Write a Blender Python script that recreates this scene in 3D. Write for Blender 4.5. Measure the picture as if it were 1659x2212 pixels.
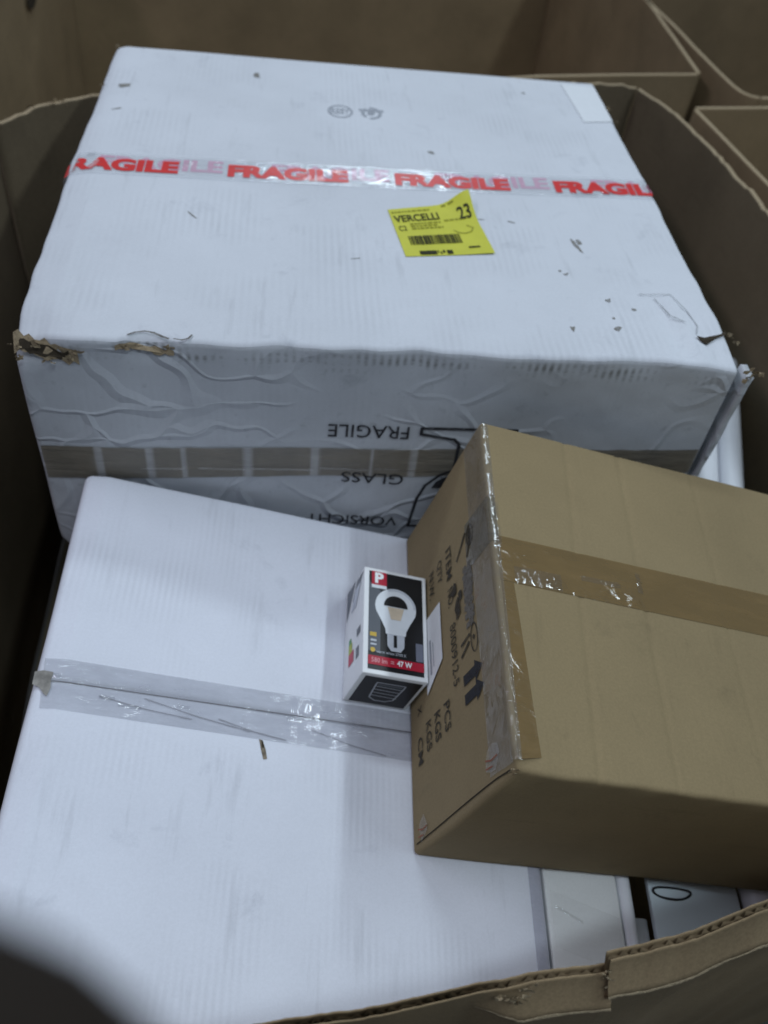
import bpy, bmesh, math, random
from mathutils import Vector, Matrix, noise

scene = bpy.context.scene
for o in list(bpy.data.objects):
    bpy.data.objects.remove(o)
COL = scene.collection

# ------------------------------------------------------------------ camera, world, lamps, exposure
cam_d = bpy.data.cameras.new('camera')
cam = bpy.data.objects.new('camera', cam_d); COL.objects.link(cam)
CR = ((0.99346601, -0.05974212, 0.09724279), (0.02123971, -0.74038029, -0.67185259), (0.11213454, 0.66952812, -0.73427375))
CC = Vector((0.25825, -0.69251, 0.52533))
M = Matrix(((CR[0][0], -CR[1][0], -CR[2][0], CC.x), (CR[0][1], -CR[1][1], -CR[2][1], CC.y), (CR[0][2], -CR[1][2], -CR[2][2], CC.z), (0, 0, 0, 1)))
cam.matrix_world = M
cam_d.sensor_fit = 'VERTICAL'; cam_d.sensor_height = 24.0
cam_d.lens = 24.0 * 1908.7 / 2212.0
cam_d.clip_start = 0.005; cam_d.clip_end = 60
cam_d.dof.use_dof = True; cam_d.dof.focus_distance = 0.70; cam_d.dof.aperture_fstop = 3.5
scene.camera = cam

world = bpy.data.worlds.new('World'); scene.world = world; world.use_nodes = True
bg = world.node_tree.nodes['Background']
bg.inputs['Color'].default_value = (0.64, 0.80, 1.0, 1); bg.inputs['Strength'].default_value = 0.155

def area_lamp(name, loc, target, sx, sy, power, color):
    d = bpy.data.lights.new(name, 'AREA'); d.shape = 'RECTANGLE'; d.size = sx; d.size_y = sy
    d.energy = power; d.color = color
    o = bpy.data.objects.new(name, d); COL.objects.link(o); o.location = loc
    v = Vector(target) - Vector(loc)
    o.rotation_euler = v.to_track_quat('-Z', 'Y').to_euler()
    return o
LC = (0.78, 0.91, 1.0)
area_lamp('ceiling_lamp_back', (0.15, 1.95, 2.75), (0.35, 0.1, -0.1), 1.3, 0.25, 25, LC)
area_lamp('ceiling_lamp_right', (2.05, -0.15, 2.55), (0.35, -0.1, -0.1), 2.4, 0.14, 33, LC)
area_lamp('fill_lamp_left', (-1.75, -0.1, 2.6), (0.35, 0.0, -0.1), 2.4, 0.16, 26, (0.88, 0.84, 1.0))  # unseen lamp added as fill to soften the shadows
area_lamp('ceiling_lamp_front', (0.85, -1.25, 2.9), (0.4, -0.1, -0.1), 1.2, 0.20, 23, LC)
area_lamp('ceiling_lamp_far', (0.9, 6.2, 3.3), (0.4, 0.3, 0.0), 1.6, 0.25, 34, LC)

scene.view_settings.view_transform = 'Standard'
scene.view_settings.look = 'None'
scene.view_settings.exposure = 0.0
scene.view_settings.gamma = 1.0
scene.view_settings.use_curve_mapping = False
scene.render.engine = 'CYCLES'

# ------------------------------------------------------------------ materials
def new_mat(name):
    m = bpy.data.materials.new(name); m.use_nodes = True
    return m, m.node_tree.nodes, m.node_tree.links, m.node_tree.nodes['Principled BSDF']

def N(nt, typ, **kw):
    n = nt.new(typ)
    for k, v in kw.items():
        if k == 'op': n.operation = v
        elif k in ('x', 'y', 'z'): pass
        else: setattr(n, k, v)
    return n

def ramp(nodes, links, src, stops):
    r = nodes.new('ShaderNodeValToRGB')
    e = r.color_ramp.elements
    while len(e) > 1: e.remove(e[-1])
    e[0].position = stops[0][0]; e[0].color = (*stops[0][1], 1)
    for p, c in stops[1:]:
        k = e.new(p); k.color = (*c, 1)
    links.new(src, r.inputs['Fac']); return r.outputs['Color']

def mul(nodes, links, a, b, fac=1.0):
    m = nodes.new('ShaderNodeMix'); m.data_type = 'RGBA'; m.blend_type = 'MULTIPLY'; m.inputs[0].default_value = fac
    links.new(a, m.inputs[6])
    if isinstance(b, tuple): m.inputs[7].default_value = (*b, 1)
    else: links.new(b, m.inputs[7])
    return m.outputs[2]

def noise_tex(nodes, links, vec, scale, detail=4, rough=0.55, mapscale=None, dist=0.0):
    n = nodes.new('ShaderNodeTexNoise'); n.inputs['Scale'].default_value = scale
    n.inputs['Detail'].default_value = detail; n.inputs['Roughness'].default_value = rough; n.inputs['Distortion'].default_value = dist
    if mapscale:
        mp = nodes.new('ShaderNodeMapping'); mp.inputs['Scale'].default_value = mapscale
        links.new(vec, mp.inputs['Vector']); vec = mp.outputs['Vector']
    links.new(vec, n.inputs['Vector']); return n.outputs['Fac']

def math_n(nodes, links, op, a, b=None):
    m = nodes.new('ShaderNodeMath'); m.operation = op
    for i, v in enumerate((a, b)):
        if v is None: continue
        if isinstance(v, (int, float)): m.inputs[i].default_value = v
        else: links.new(v, m.inputs[i])
    return m.outputs[0]

def bump(nodes, links, h, strength, dist, prev=None):
    b = nodes.new('ShaderNodeBump'); b.inputs['Strength'].default_value = strength; b.inputs['Distance'].default_value = dist
    links.new(h, b.inputs['Height'])
    if prev: links.new(prev, b.inputs['Normal'])
    return b.outputs['Normal']

def card(name, base, flute='X', period=0.0075, flute_amt=0.4, dirt=0.25, crease=0.0, rough=0.85, blotch=0.10, edge_dirt=None, fiber=0.025):
    """corrugated board: faint flutes, fibres, smudges; optional creased paper."""
    m, nd, lk, p = new_mat(name)
    tc = nd.new('ShaderNodeTexCoord').outputs['Object']
    sep = nd.new('ShaderNodeSeparateXYZ'); lk.new(tc, sep.inputs[0])
    ax = sep.outputs[flute]
    wob = noise_tex(nd, lk, tc, 9, 2)
    a = math_n(nd, lk, 'ADD', ax, math_n(nd, lk, 'MULTIPLY', wob, 0.004))
    s = math_n(nd, lk, 'SINE', math_n(nd, lk, 'MULTIPLY', a, 2 * math.pi / period))
    s01 = math_n(nd, lk, 'ADD', math_n(nd, lk, 'MULTIPLY', s, 0.5), 0.5)
    patch = noise_tex(nd, lk, tc, 11, 3)
    patch = math_n(nd, lk, 'SUBTRACT', math_n(nd, lk, 'MULTIPLY', patch, 4.2), 2.0)
    cl = nd.new('ShaderNodeClamp'); lk.new(patch, cl.inputs[0]); patch = cl.outputs[0]
    fl = math_n(nd, lk, 'MULTIPLY', s01, patch)
    rgb = nd.new('ShaderNodeRGB'); rgb.outputs[0].default_value = (*base, 1)
    col = rgb.outputs[0]
    b1 = noise_tex(nd, lk, tc, 5, 5, 0.6)
    col = mul(nd, lk, col, ramp(nd, lk, b1, [(0.3, (1 - blotch * 1.3,) * 3), (0.7, (1.0,) * 3)]))
    fb = noise_tex(nd, lk, tc, 420, 4, 0.7)
    col = mul(nd, lk, col, ramp(nd, lk, fb, [(0.35, (1 - fiber * 2,) * 3), (0.65, (1.0,) * 3)]))
    if flute_amt:
        col = mul(nd, lk, col, ramp(nd, lk, fl, [(0.0, (1, 1, 1)), (1.0, (1 - 0.22 * flute_amt,) * 3)]))
    if dirt:
        d1 = noise_tex(nd, lk, tc, 17, 6, 0.72, dist=0.4)
        col = mul(nd, lk, col, ramp(nd, lk, d1, [(0.60, (1, 1, 1)), (0.80, (1 - dirt, 1 - dirt * 0.98, 1 - dirt * 0.92))]))
        st = (70, 9, 70) if flute == 'X' else (9, 70, 70)
        d2 = noise_tex(nd, lk, tc, 1.0, 4, 0.6, mapscale=st)
        col = mul(nd, lk, col, ramp(nd, lk, d2, [(0.60, (1, 1, 1)), (0.80, (1 - dirt * 0.7,) * 3)]))
    if edge_dirt:
        # grime rubbed onto the flutes along the folded front top edge (a stain with its own outline)
        zc, half = edge_dirt
        dz = math_n(nd, lk, 'ABSOLUTE', math_n(nd, lk, 'SUBTRACT', sep.outputs['Z'], zc))
        w = math_n(nd, lk, 'SUBTRACT', 1.0, math_n(nd, lk, 'DIVIDE', dz, half))
        c2 = nd.new('ShaderNodeClamp'); lk.new(w, c2.inputs[0])
        pn = noise_tex(nd, lk, tc, 1.0, 4, 0.6, mapscale=(16, 1, 60))
        pn = ramp(nd, lk, pn, [(0.45, (0, 0, 0)), (0.72, (1, 1, 1))])
        k = math_n(nd, lk, 'MULTIPLY', math_n(nd, lk, 'MULTIPLY', c2.outputs[0], pn), s01)
        col = mul(nd, lk, col, ramp(nd, lk, k, [(0.05, (1, 1, 1)), (0.60, (0.50, 0.49, 0.46))]))
    lk.new(col, p.inputs['Base Color'])
    p.inputs['Roughness'].default_value = rough
    p.inputs['Specular IOR Level'].default_value = 0.25
    nrm = bump(nd, lk, fb, 0.05, 0.0005)
    if flute_amt: nrm = bump(nd, lk, fl, 0.35 * flute_amt, 0.0007, nrm)
    if crease:
        vn = nd.new('ShaderNodeTexVoronoi'); vn.feature = 'DISTANCE_TO_EDGE'; vn.inputs['Scale'].default_value = 11
        wv = nd.new('ShaderNodeVectorMath'); wv.operation = 'ADD'
        nn = nd.new('ShaderNodeTexNoise'); nn.inputs['Scale'].default_value = 7; lk.new(tc, nn.inputs['Vector'])
        sc = nd.new('ShaderNodeVectorMath'); sc.operation = 'SCALE'; sc.inputs['Scale'].default_value = 0.16; lk.new(nn.outputs['Color'], sc.inputs[0])
        lk.new(tc, wv.inputs[0]); lk.new(sc.outputs[0], wv.inputs[1])
        mp = nd.new('ShaderNodeMapping'); mp.inputs['Scale'].default_value = (0.7, 1, 1.7); lk.new(wv.outputs[0], mp.inputs['Vector'])
        lk.new(mp.outputs[0], vn.inputs['Vector'])
        cr = ramp(nd, lk, vn.outputs['Distance'], [(0.0, (0, 0, 0)), (0.07, (1, 1, 1))])
        gate = noise_tex(nd, lk, tc, 4.5, 2)
        g = ramp(nd, lk, gate, [(0.42, (0, 0, 0)), (0.60, (1, 1, 1))])
        inv = math_n(nd, lk, 'MULTIPLY', math_n(nd, lk, 'SUBTRACT', 1.0, cr), g)
        nrm = bump(nd, lk, inv, crease, 0.003, nrm)
        broad = noise_tex(nd, lk, tc, 7, 3, 0.5)
        nrm = bump(nd, lk, broad, crease * 0.6, 0.012, nrm)
    else:
        broad = noise_tex(nd, lk, tc, 6, 2, 0.5)
        nrm = bump(nd, lk, broad, 0.08, 0.01, nrm)
    lk.new(nrm, p.inputs['Normal'])
    return m

def plain(name, c, rough=0.7, spec=0.3, var=0.08, scale=60, bmp=0.0):
    m, nd, lk, p = new_mat(name)
    tc = nd.new('ShaderNodeTexCoord').outputs['Object']
    n = noise_tex(nd, lk, tc, scale, 4, 0.65)
    rgb = nd.new('ShaderNodeRGB'); rgb.outputs[0].default_value = (*c, 1)
    lk.new(mul(nd, lk, rgb.outputs[0], ramp(nd, lk, n, [(0.3, (1 - var * 2,) * 3), (0.7, (1, 1, 1))])), p.inputs['Base Color'])
    p.inputs['Roughness'].default_value = rough; p.inputs['Specular IOR Level'].default_value = spec
    if bmp: lk.new(bump(nd, lk, n, bmp, 0.002), p.inputs['Normal'])
    return m

def ink(name, c, wear=0.35, rough=0.75, spec=0.2):
    """print: patchy, lets the board show through in worn spots"""
    m, nd, lk, p = new_mat(name)
    tc = nd.new('ShaderNodeTexCoord').outputs['Object']
    p.inputs['Base Color'].default_value = (*c, 1); p.inputs['Roughness'].default_value = rough; p.inputs['Specular IOR Level'].default_value = spec
    n = noise_tex(nd, lk, tc, 130, 5, 0.75)
    lk.new(ramp(nd, lk, n, [(0.30, (1 - wear,) * 3), (0.55, (1.0,) * 3)]), p.inputs['Alpha'])
    return m

def tape_mat(name, c, alpha, rough=0.16, crink=0.5, scale=(26, 90, 90), gate0=0.60):
    """sticky tape: film with long ripples and a few tightly crumpled patches that catch the lamps"""
    m, nd, lk, p = new_mat(name)
    tc = nd.new('ShaderNodeTexCoord').outputs['Object']
    p.inputs['Base Color'].default_value = (*c, 1); p.inputs['Roughness'].default_value = rough; p.inputs['Specular IOR Level'].default_value = 0.8
    p.inputs['Coat Weight'].default_value = 0.6; p.inputs['Coat Roughness'].default_value = 0.05
    n = noise_tex(nd, lk, tc, 1.0, 4, 0.55, mapscale=scale, dist=0.6)
    n2 = noise_tex(nd, lk, tc, 16, 3, 0.5)
    n3 = noise_tex(nd, lk, tc, 120, 2, 0.5)
    gate = ramp(nd, lk, n2, [(gate0, (0,) * 3), (gate0 + 0.09, (1,) * 3)])
    nrm = bump(nd, lk, math_n(nd, lk, 'MULTIPLY', n, ramp(nd, lk, n2, [(0.35, (0.15,) * 3), (0.62, (1,) * 3)])), crink * 0.7, 0.004)
    nrm = bump(nd, lk, math_n(nd, lk, 'MULTIPLY', n3, gate), min(1, crink), 0.0035, nrm)
    lk.new(nrm, p.inputs['Normal']); lk.new(nrm, p.inputs['Coat Normal'])
    if alpha < 1:
        nf = noise_tex(nd, lk, tc, 1.0, 4, 0.6, mapscale=(18, 60, 60))
        lk.new(ramp(nd, lk, nf, [(0.3, (alpha * 0.75,) * 3), (0.7, (min(1, alpha * 1.25),) * 3)]), p.inputs['Alpha'])
    return m

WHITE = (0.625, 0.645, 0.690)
KRAFT = (0.285, 0.216, 0.116)
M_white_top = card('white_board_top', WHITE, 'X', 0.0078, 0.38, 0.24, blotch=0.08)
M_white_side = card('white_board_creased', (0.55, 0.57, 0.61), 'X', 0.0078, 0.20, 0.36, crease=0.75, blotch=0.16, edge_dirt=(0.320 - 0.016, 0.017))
M_white2 = card('white_board_clean', (0.75, 0.77, 0.845), 'X', 0.0064, 0.38, 0.20, blotch=0.07)
M_white3 = card('off_white_board', (0.78, 0.79, 0.79), 'Y', 0.006, 0.15, 0.15)
M_kraft = card('kraft_board', KRAFT, 'X', 0.008, 0.15, 0.20, blotch=0.13, fiber=0.05)
M_kraft_face = card('kraft_board_side_lit', (0.305, 0.232, 0.126), 'Y', 0.008, 0.15, 0.20, blotch=0.18, fiber=0.05)  # same board as the lid, lightened to paint in light on the sides
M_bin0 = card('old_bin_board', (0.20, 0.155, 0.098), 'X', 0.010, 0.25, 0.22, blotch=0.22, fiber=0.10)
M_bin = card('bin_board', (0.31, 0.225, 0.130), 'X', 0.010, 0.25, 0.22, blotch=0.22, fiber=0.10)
M_torn = plain('torn_kraft_paper', (0.42, 0.33, 0.215), 0.95, 0.1, 0.2, 300, 0.6)
M_core = plain('flute_paper', (0.30, 0.225, 0.14), 0.95, 0.1, 0.2, 200, 0.3)
M_gap_dark = plain('gap_shade_and_marks', (0.06, 0.048, 0.034), 0.95, 0.1, 0.2, 200)  # near-black painted for shade inside gaps and holes, also for dark marks
M_ink = ink('black_print', (0.030, 0.030, 0.034), 0.30)
M_inkb = ink('black_stamp_on_kraft', (0.050, 0.042, 0.032), 0.50)
M_smear = ink('grey_smear', (0.16, 0.145, 0.125), 0.85)
M_grey_stamp = ink('grey_stamp', (0.34, 0.36, 0.40), 0.75)
M_red = ink('red_print', (0.62, 0.040, 0.038), 0.12, 0.3)
M_pink = ink('faded_pink_print', (0.56, 0.25, 0.38), 0.2)
M_clear = tape_mat('clear_tape', (0.80, 0.82, 0.86), 0.30, 0.07, 0.9)
M_clear_grey = tape_mat('greyish_clear_tape', (0.46, 0.47, 0.53), 0.38, 0.07, 0.95)
M_brown_tape = tape_mat('brown_tape', (0.190, 0.122, 0.045), 0.92, 0.12, 0.55, (40, 60, 60))
M_clear_kraft = tape_mat('clear_tape_on_kraft', (0.27, 0.24, 0.20), 0.30, 0.07, 1.0, (60, 50, 60), 0.56)
M_paper_white = plain('paper_white', (0.78, 0.79, 0.80), 0.6, 0.3, 0.03)
M_sticker = plain('sticker_white', (0.70, 0.72, 0.75), 0.5, 0.3, 0.02)
M_yellow = plain('yellow_label', (0.54, 0.53, 0.04), 0.55, 0.35, 0.05, 40)
M_label_ink = ink('label_black', (0.03, 0.03, 0.012), 0.25)
M_label_faint = ink('label_faint', (0.26, 0.25, 0.03), 0.45)
M_box_white = plain('coated_card_white', (0.80, 0.81, 0.82), 0.35, 0.4, 0.02)
M_box_black = plain('coated_card_black', (0.012, 0.012, 0.014), 0.32, 0.4, 0.05)
M_box_red = plain('coated_card_red', (0.42, 0.012, 0.035), 0.35, 0.4, 0.03)
M_box_grey = plain('coated_card_grey', (0.10, 0.11, 0.13), 0.35, 0.4, 0.05)
M_box_silver = plain('printed_silver', (0.55, 0.58, 0.64), 0.35, 0.4, 0.10, 30)
M_box_pale = plain('printed_pale', (0.70, 0.73, 0.77), 0.35, 0.4, 0.05, 30)
M_box_warm = plain('printed_warm', (0.66, 0.55, 0.42), 0.35, 0.4, 0.1, 60)
M_box_gold = plain('printed_gold', (0.62, 0.42, 0.06), 0.35, 0.4, 0.1, 60)
M_green = plain('printed_green', (0.10, 0.32, 0.12), 0.4); M_lime = plain('printed_lime', (0.45, 0.52, 0.06), 0.4)
M_rose = plain('printed_rose', (0.55, 0.05, 0.09), 0.4)
M_tube = plain('white_plastic', (0.74, 0.75, 0.80), 0.45, 0.4, 0.03, 12)
M_panel = plain('white_sheet', (0.66, 0.75, 0.80), 0.5, 0.4, 0.03, 12)
M_cable = plain('black_rubber', (0.02, 0.02, 0.022), 0.6)
M_stand_in = plain('stand_in_dark', (0.022, 0.016, 0.012), 0.8, 0.15, 0.15)  # dark colour of the post added for the lens blur
M_floor = plain('dark_concrete', (0.10, 0.098, 0.09), 0.8, 0.2, 0.2, 6)

# ------------------------------------------------------------------ helpers
def link(name, me, mats, parent=None):
    o = bpy.data.objects.new(name, me); COL.objects.link(o)
    for m in (mats if isinstance(mats, (list, tuple)) else [mats]): me.materials.append(m)
    if parent is not None: o.parent = parent
    return o

def mesh(name, verts, faces, mats, parent=None, smooth=False):
    me = bpy.data.meshes.new(name); me.from_pydata([tuple(v) for v in verts], [], faces); me.update()
    o = link(name, me, mats, parent)
    if smooth:
        for p in me.polygons: p.use_smooth = True
    return o

def empty(name, label, cat, mat=None, group=None):
    o = bpy.data.objects.new(name, None); COL.objects.link(o); o.empty_display_size = 0.05
    if mat is not None: o.matrix_world = mat
    o['label'] = label; o['category'] = cat
    if group: o['group'] = group
    return o

def tag(o, label, cat, group=None):
    o['label'] = label; o['category'] = cat
    if group: o['group'] = group
    return o

def frame_matrix(o, rows):
    return Matrix(((*rows[0], o[0]), (*rows[1], o[1]), (*rows[2], o[2]), (0, 0, 0, 1)))

def coords(L, r, n, extra=()):
    c = [0, r * .3, r * .65, r]
    c += [r + (L - 2 * r) * i / n for i in range(1, n)]
    c += [L - r, L - r * .65, L - r * .3, L] + list(extra)
    return sorted(set(round(v, 6) for v in c))

def rounded_box(dims, r, n, deform, split, ex=((), (), ())):
    """grid box with rounded edges; returns {key: (verts, faces)} split by face class."""
    Cs = [coords(dims[i], r, n[i], ex[i]) for i in range(3)]
    out = {}
    cache = {}
    def P(i, j, k):
        key = (i, j, k)
        if key not in cache:
            p = Vector((Cs[0][i], Cs[1][j], Cs[2][k]))
            q = Vector([min(max(p[a], r), dims[a] - r) for a in range(3)])
            d = p - q
            if d.length > 1e-9: p = q + d.normalized() * r
            cache[key] = deform(p)
        return cache[key]
    def add(quad):
        ps = [P(*t) for t in quad]
        cen = sum(ps, Vector()) / 4
        raw = sum((Vector((Cs[0][t[0]], Cs[1][t[1]], Cs[2][t[2]])) for t in quad), Vector()) / 4
        key = split(raw)
        V, Fc, mp = out.setdefault(key, ([], [], {}))
        f = []
        for t, p in zip(quad, ps):
            if t not in mp: mp[t] = len(V); V.append(p)
            f.append(mp[t])
        Fc.append(f)
    nx, ny, nz = [len(c) - 1 for c in Cs]
    for i in range(nx):
        for j in range(ny):
            add([(i, j, nz), (i + 1, j, nz), (i + 1, j + 1, nz), (i, j + 1, nz)])
            add([(i, j, 0), (i, j + 1, 0), (i + 1, j + 1, 0), (i + 1, j, 0)])
        for k in range(nz):
            add([(i, 0, k), (i + 1, 0, k), (i + 1, 0, k + 1), (i, 0, k + 1)])
            add([(i, ny, k), (i, ny, k + 1), (i + 1, ny, k + 1), (i + 1, ny, k)])
    for j in range(ny):
        for k in range(nz):
            add([(0, j, k), (0, j, k + 1), (0, j + 1, k + 1), (0, j + 1, k)])
            add([(nx, j, k), (nx, j + 1, k), (nx, j + 1, k + 1), (nx, j, k + 1)])
    return {k: (v[0], v[1]) for k, v in out.items()}

_txt = {}
def text_geo(body, bold=0.0, shear=0.0, spacing=1.0):
    key = (body, bold, shear, spacing)
    if key in _txt: return _txt[key]
    c = bpy.data.curves.new('t', 'FONT'); c.body = body; c.size = 1; c.offset = bold; c.resolution_u = 3
    c.shear = shear; c.space_character = spacing; c.fill_mode = 'BOTH'
    o = bpy.data.objects.new('t', c); COL.objects.link(o)
    bpy.context.view_layer.update()
    me = bpy.data.meshes.new_from_object(o.evaluated_get(bpy.context.evaluated_depsgraph_get()))
    V = [(v.co.x, v.co.y) for v in me.vertices]; Fc = [list(p.vertices) for p in me.polygons]
    bpy.data.objects.remove(o); bpy.data.curves.remove(c); bpy.data.meshes.remove(me)
    xs = [v[0] for v in V]; ys = [v[1] for v in V]
    x0, x1, y0, y1 = min(xs), max(xs), min(ys), max(ys)
    V = [((x - x0) / (x1 - x0), (y - y0) / (y1 - y0)) for x, y in V]
    _txt[key] = (V, Fc); return V, Fc

def text(name, body, rect, fmap, mat, parent, bold=0.0, spacing=1.0, clip=None):
    """rect (x0,y0,x1,y1) in the 2D space that fmap turns into 3D"""
    V, Fc = text_geo(body, bold, 0, spacing)
    x0, y0, x1, y1 = rect
    pts = [(x0 + u * (x1 - x0), y0 + v * (y1 - y0)) for u, v in V]
    if clip:
        Fc = [f for f in Fc if all(clip[0] <= pts[i][0] <= clip[1] for i in f)]
    if not Fc: return None
    used = sorted({i for f in Fc for i in f}); mp = {i: k for k, i in enumerate(used)}
    return mesh(name, [fmap(*pts[i]) for i in used], [[mp[i] for i in f] for f in Fc], mat, parent)

def poly(name, pts, fmap, mat, parent):
    return mesh(name, [fmap(*p) for p in pts], [list(range(len(pts)))], mat, parent)

def polys(name, lists, fmap, mat, parent):
    V = []; Fc = []
    for pts in lists:
        Fc.append(list(range(len(V), len(V) + len(pts)))); V += [fmap(*p) for p in pts]
    return mesh(name, V, Fc, mat, parent)

def strip(name, c0, c1, nu, nv, fmap, mat, parent, ragged=0.0, seed=0):
    """grid patch in 2D rect corners c0=(x0,y0) c1=(x1,y1), or 4-corner bilinear if c0 is a 4-list"""
    V = []; rnd = random.Random(seed)
    for j in range(nv + 1):
        for i in range(nu + 1):
            u, v = i / nu, j / nv
            if c1 is None:
                a, b, c, d = c0
                x = (a[0] * (1 - u) + b[0] * u) * (1 - v) + (d[0] * (1 - u) + c[0] * u) * v
                y = (a[1] * (1 - u) + b[1] * u) * (1 - v) + (d[1] * (1 - u) + c[1] * u) * v
            else:
                x = c0[0] + (c1[0] - c0[0]) * u; y = c0[1] + (c1[1] - c0[1]) * v
            if ragged and (i in (0, nu)): x += rnd.uniform(-ragged, ragged)
            V.append(fmap(x, y))
    W = nu + 1
    Fc = [[j * W + i, j * W + i + 1, (j + 1) * W + i + 1, (j + 1) * W + i] for j in range(nv) for i in range(nu)]
    return mesh(name, V, Fc, mat, parent, True)

def blob(cx, cy, rx, ry, ang=0, n=11, seed=0, jag=0.35):
    rnd = random.Random(seed); out = []
    for i in range(n):
        a = 2 * math.pi * i / n; k = 1 + rnd.uniform(-jag, jag)
        x, y = rx * k * math.cos(a), ry * k * math.sin(a)
        out.append((cx + x * math.cos(ang) - y * math.sin(ang), cy + x * math.sin(ang) + y * math.cos(ang)))
    return out

def ring(cx, cy, rx, ry, w, n=28):
    o = [(cx + rx * math.cos(2 * math.pi * i / n), cy + ry * math.sin(2 * math.pi * i / n)) for i in range(n)]
    q = [(cx + (rx - w) * math.cos(2 * math.pi * i / n), cy + (ry - w) * math.sin(2 * math.pi * i / n)) for i in range(n)]
    return [[o[i], o[(i + 1) % n], q[(i + 1) % n], q[i]] for i in range(n)]

def band(pts, w):
    """polyline as quads of width w"""
    out = []
    for (x0, y0), (x1, y1) in zip(pts, pts[1:]):
        d = math.hypot(x1 - x0, y1 - y0); nx, ny = -(y1 - y0) / d * w / 2, (x1 - x0) / d * w / 2
        ex, ey = (x1 - x0) / d * w * .3, (y1 - y0) / d * w * .3
        out.append([(x0 + nx - ex, y0 + ny - ey), (x0 - nx - ex, y0 - ny - ey), (x1 - nx + ex, y1 - ny + ey), (x1 + nx + ex, y1 + ny + ey)])
    return out

def rect(x0, y0, x1, y1): return [(x0, y0), (x1, y0), (x1, y1), (x0, y1)]

def tube(name, pts, r, mat, parent=None, n=14, cap=True, rr=None):
    V = []; Fc = []
    for i, p in enumerate(pts):
        p = Vector(p)
        t = (Vector(pts[min(i + 1, len(pts) - 1)]) - Vector(pts[max(i - 1, 0)])).normalized()
        a = t.cross(Vector((0, 0, 1)));  a = a.normalized() if a.length > 1e-4 else Vector((1, 0, 0))
        b = t.cross(a)
        ri = rr[i] if rr else r
        for k in range(n):
            th = 2 * math.pi * k / n; V.append(p + (a * math.cos(th) + b * math.sin(th)) * ri)
    for i in range(len(pts) - 1):
        for k in range(n):
            Fc.append([i * n + k, i * n + (k + 1) % n, (i + 1) * n + (k + 1) % n, (i + 1) * n + k])
    if cap:
        Fc.append(list(range(n))[::-1]); Fc.append([(len(pts) - 1) * n + k for k in range(n)])
    return mesh(name, V, Fc, mat, parent, True)

def film(name, fac):
    """clear sticky film: mostly transparent, the rest mirror-like"""
    m, nd, lk, p = new_mat(name); nd.remove(p)
    t = nd.new('ShaderNodeBsdfTransparent'); g = nd.new('ShaderNodeBsdfGlossy'); g.inputs['Roughness'].default_value = 0.10
    mx = nd.new('ShaderNodeMixShader'); mx.inputs[0].default_value = fac
    tc = nd.new('ShaderNodeTexCoord').outputs['Object']
    lk.new(bump(nd, lk, noise_tex(nd, lk, tc, 260, 2), 0.35, 0.002), g.inputs['Normal'])
    lk.new(t.outputs[0], mx.inputs[1]); lk.new(g.outputs[0], mx.inputs[2]); lk.new(mx.outputs[0], nd['Material Output'].inputs['Surface'])
    return m
M_film = film('film', 0.14)
M_film_b = M_film
def crumple(x0, y0, x1, y1, cell, amp, fmap, mat, parent, seed):
    """a patch of sticky tape wrinkled into small facets"""
    rnd = random.Random(seed); nu = max(2, int(abs(x1 - x0) / cell)); nv = max(2, int(abs(y1 - y0) / cell)); V = []
    for j in range(nv + 1):
        for i in range(nu + 1):
            ed = i in (0, nu) or j in (0, nv)
            p = fmap(x0 + (x1 - x0) * (i + (0 if ed else rnd.uniform(-.35, .35))) / nu, y0 + (y1 - y0) * (j + (0 if ed else rnd.uniform(-.35, .35))) / nv)
            V.append(p + Vector((0, 0, 0 if ed else rnd.uniform(0, amp * 1.5))))
    W = nu + 1
    return mesh('tape_crumple', V, [[j * W + i, j * W + i + 1, (j + 1) * W + i + 1, (j + 1) * W + i] for j in range(nv) for i in range(nu)], mat, parent, True)

# ------------------------------------------------------------------ the floor under the bins
GZ = -0.86
fl = mesh('floor', [(-4, -3, GZ), (5, -3, GZ), (5, 6, GZ), (-4, 6, GZ)], [[0, 1, 2, 3]], M_floor)
fl['kind'] = 'structure'

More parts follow.
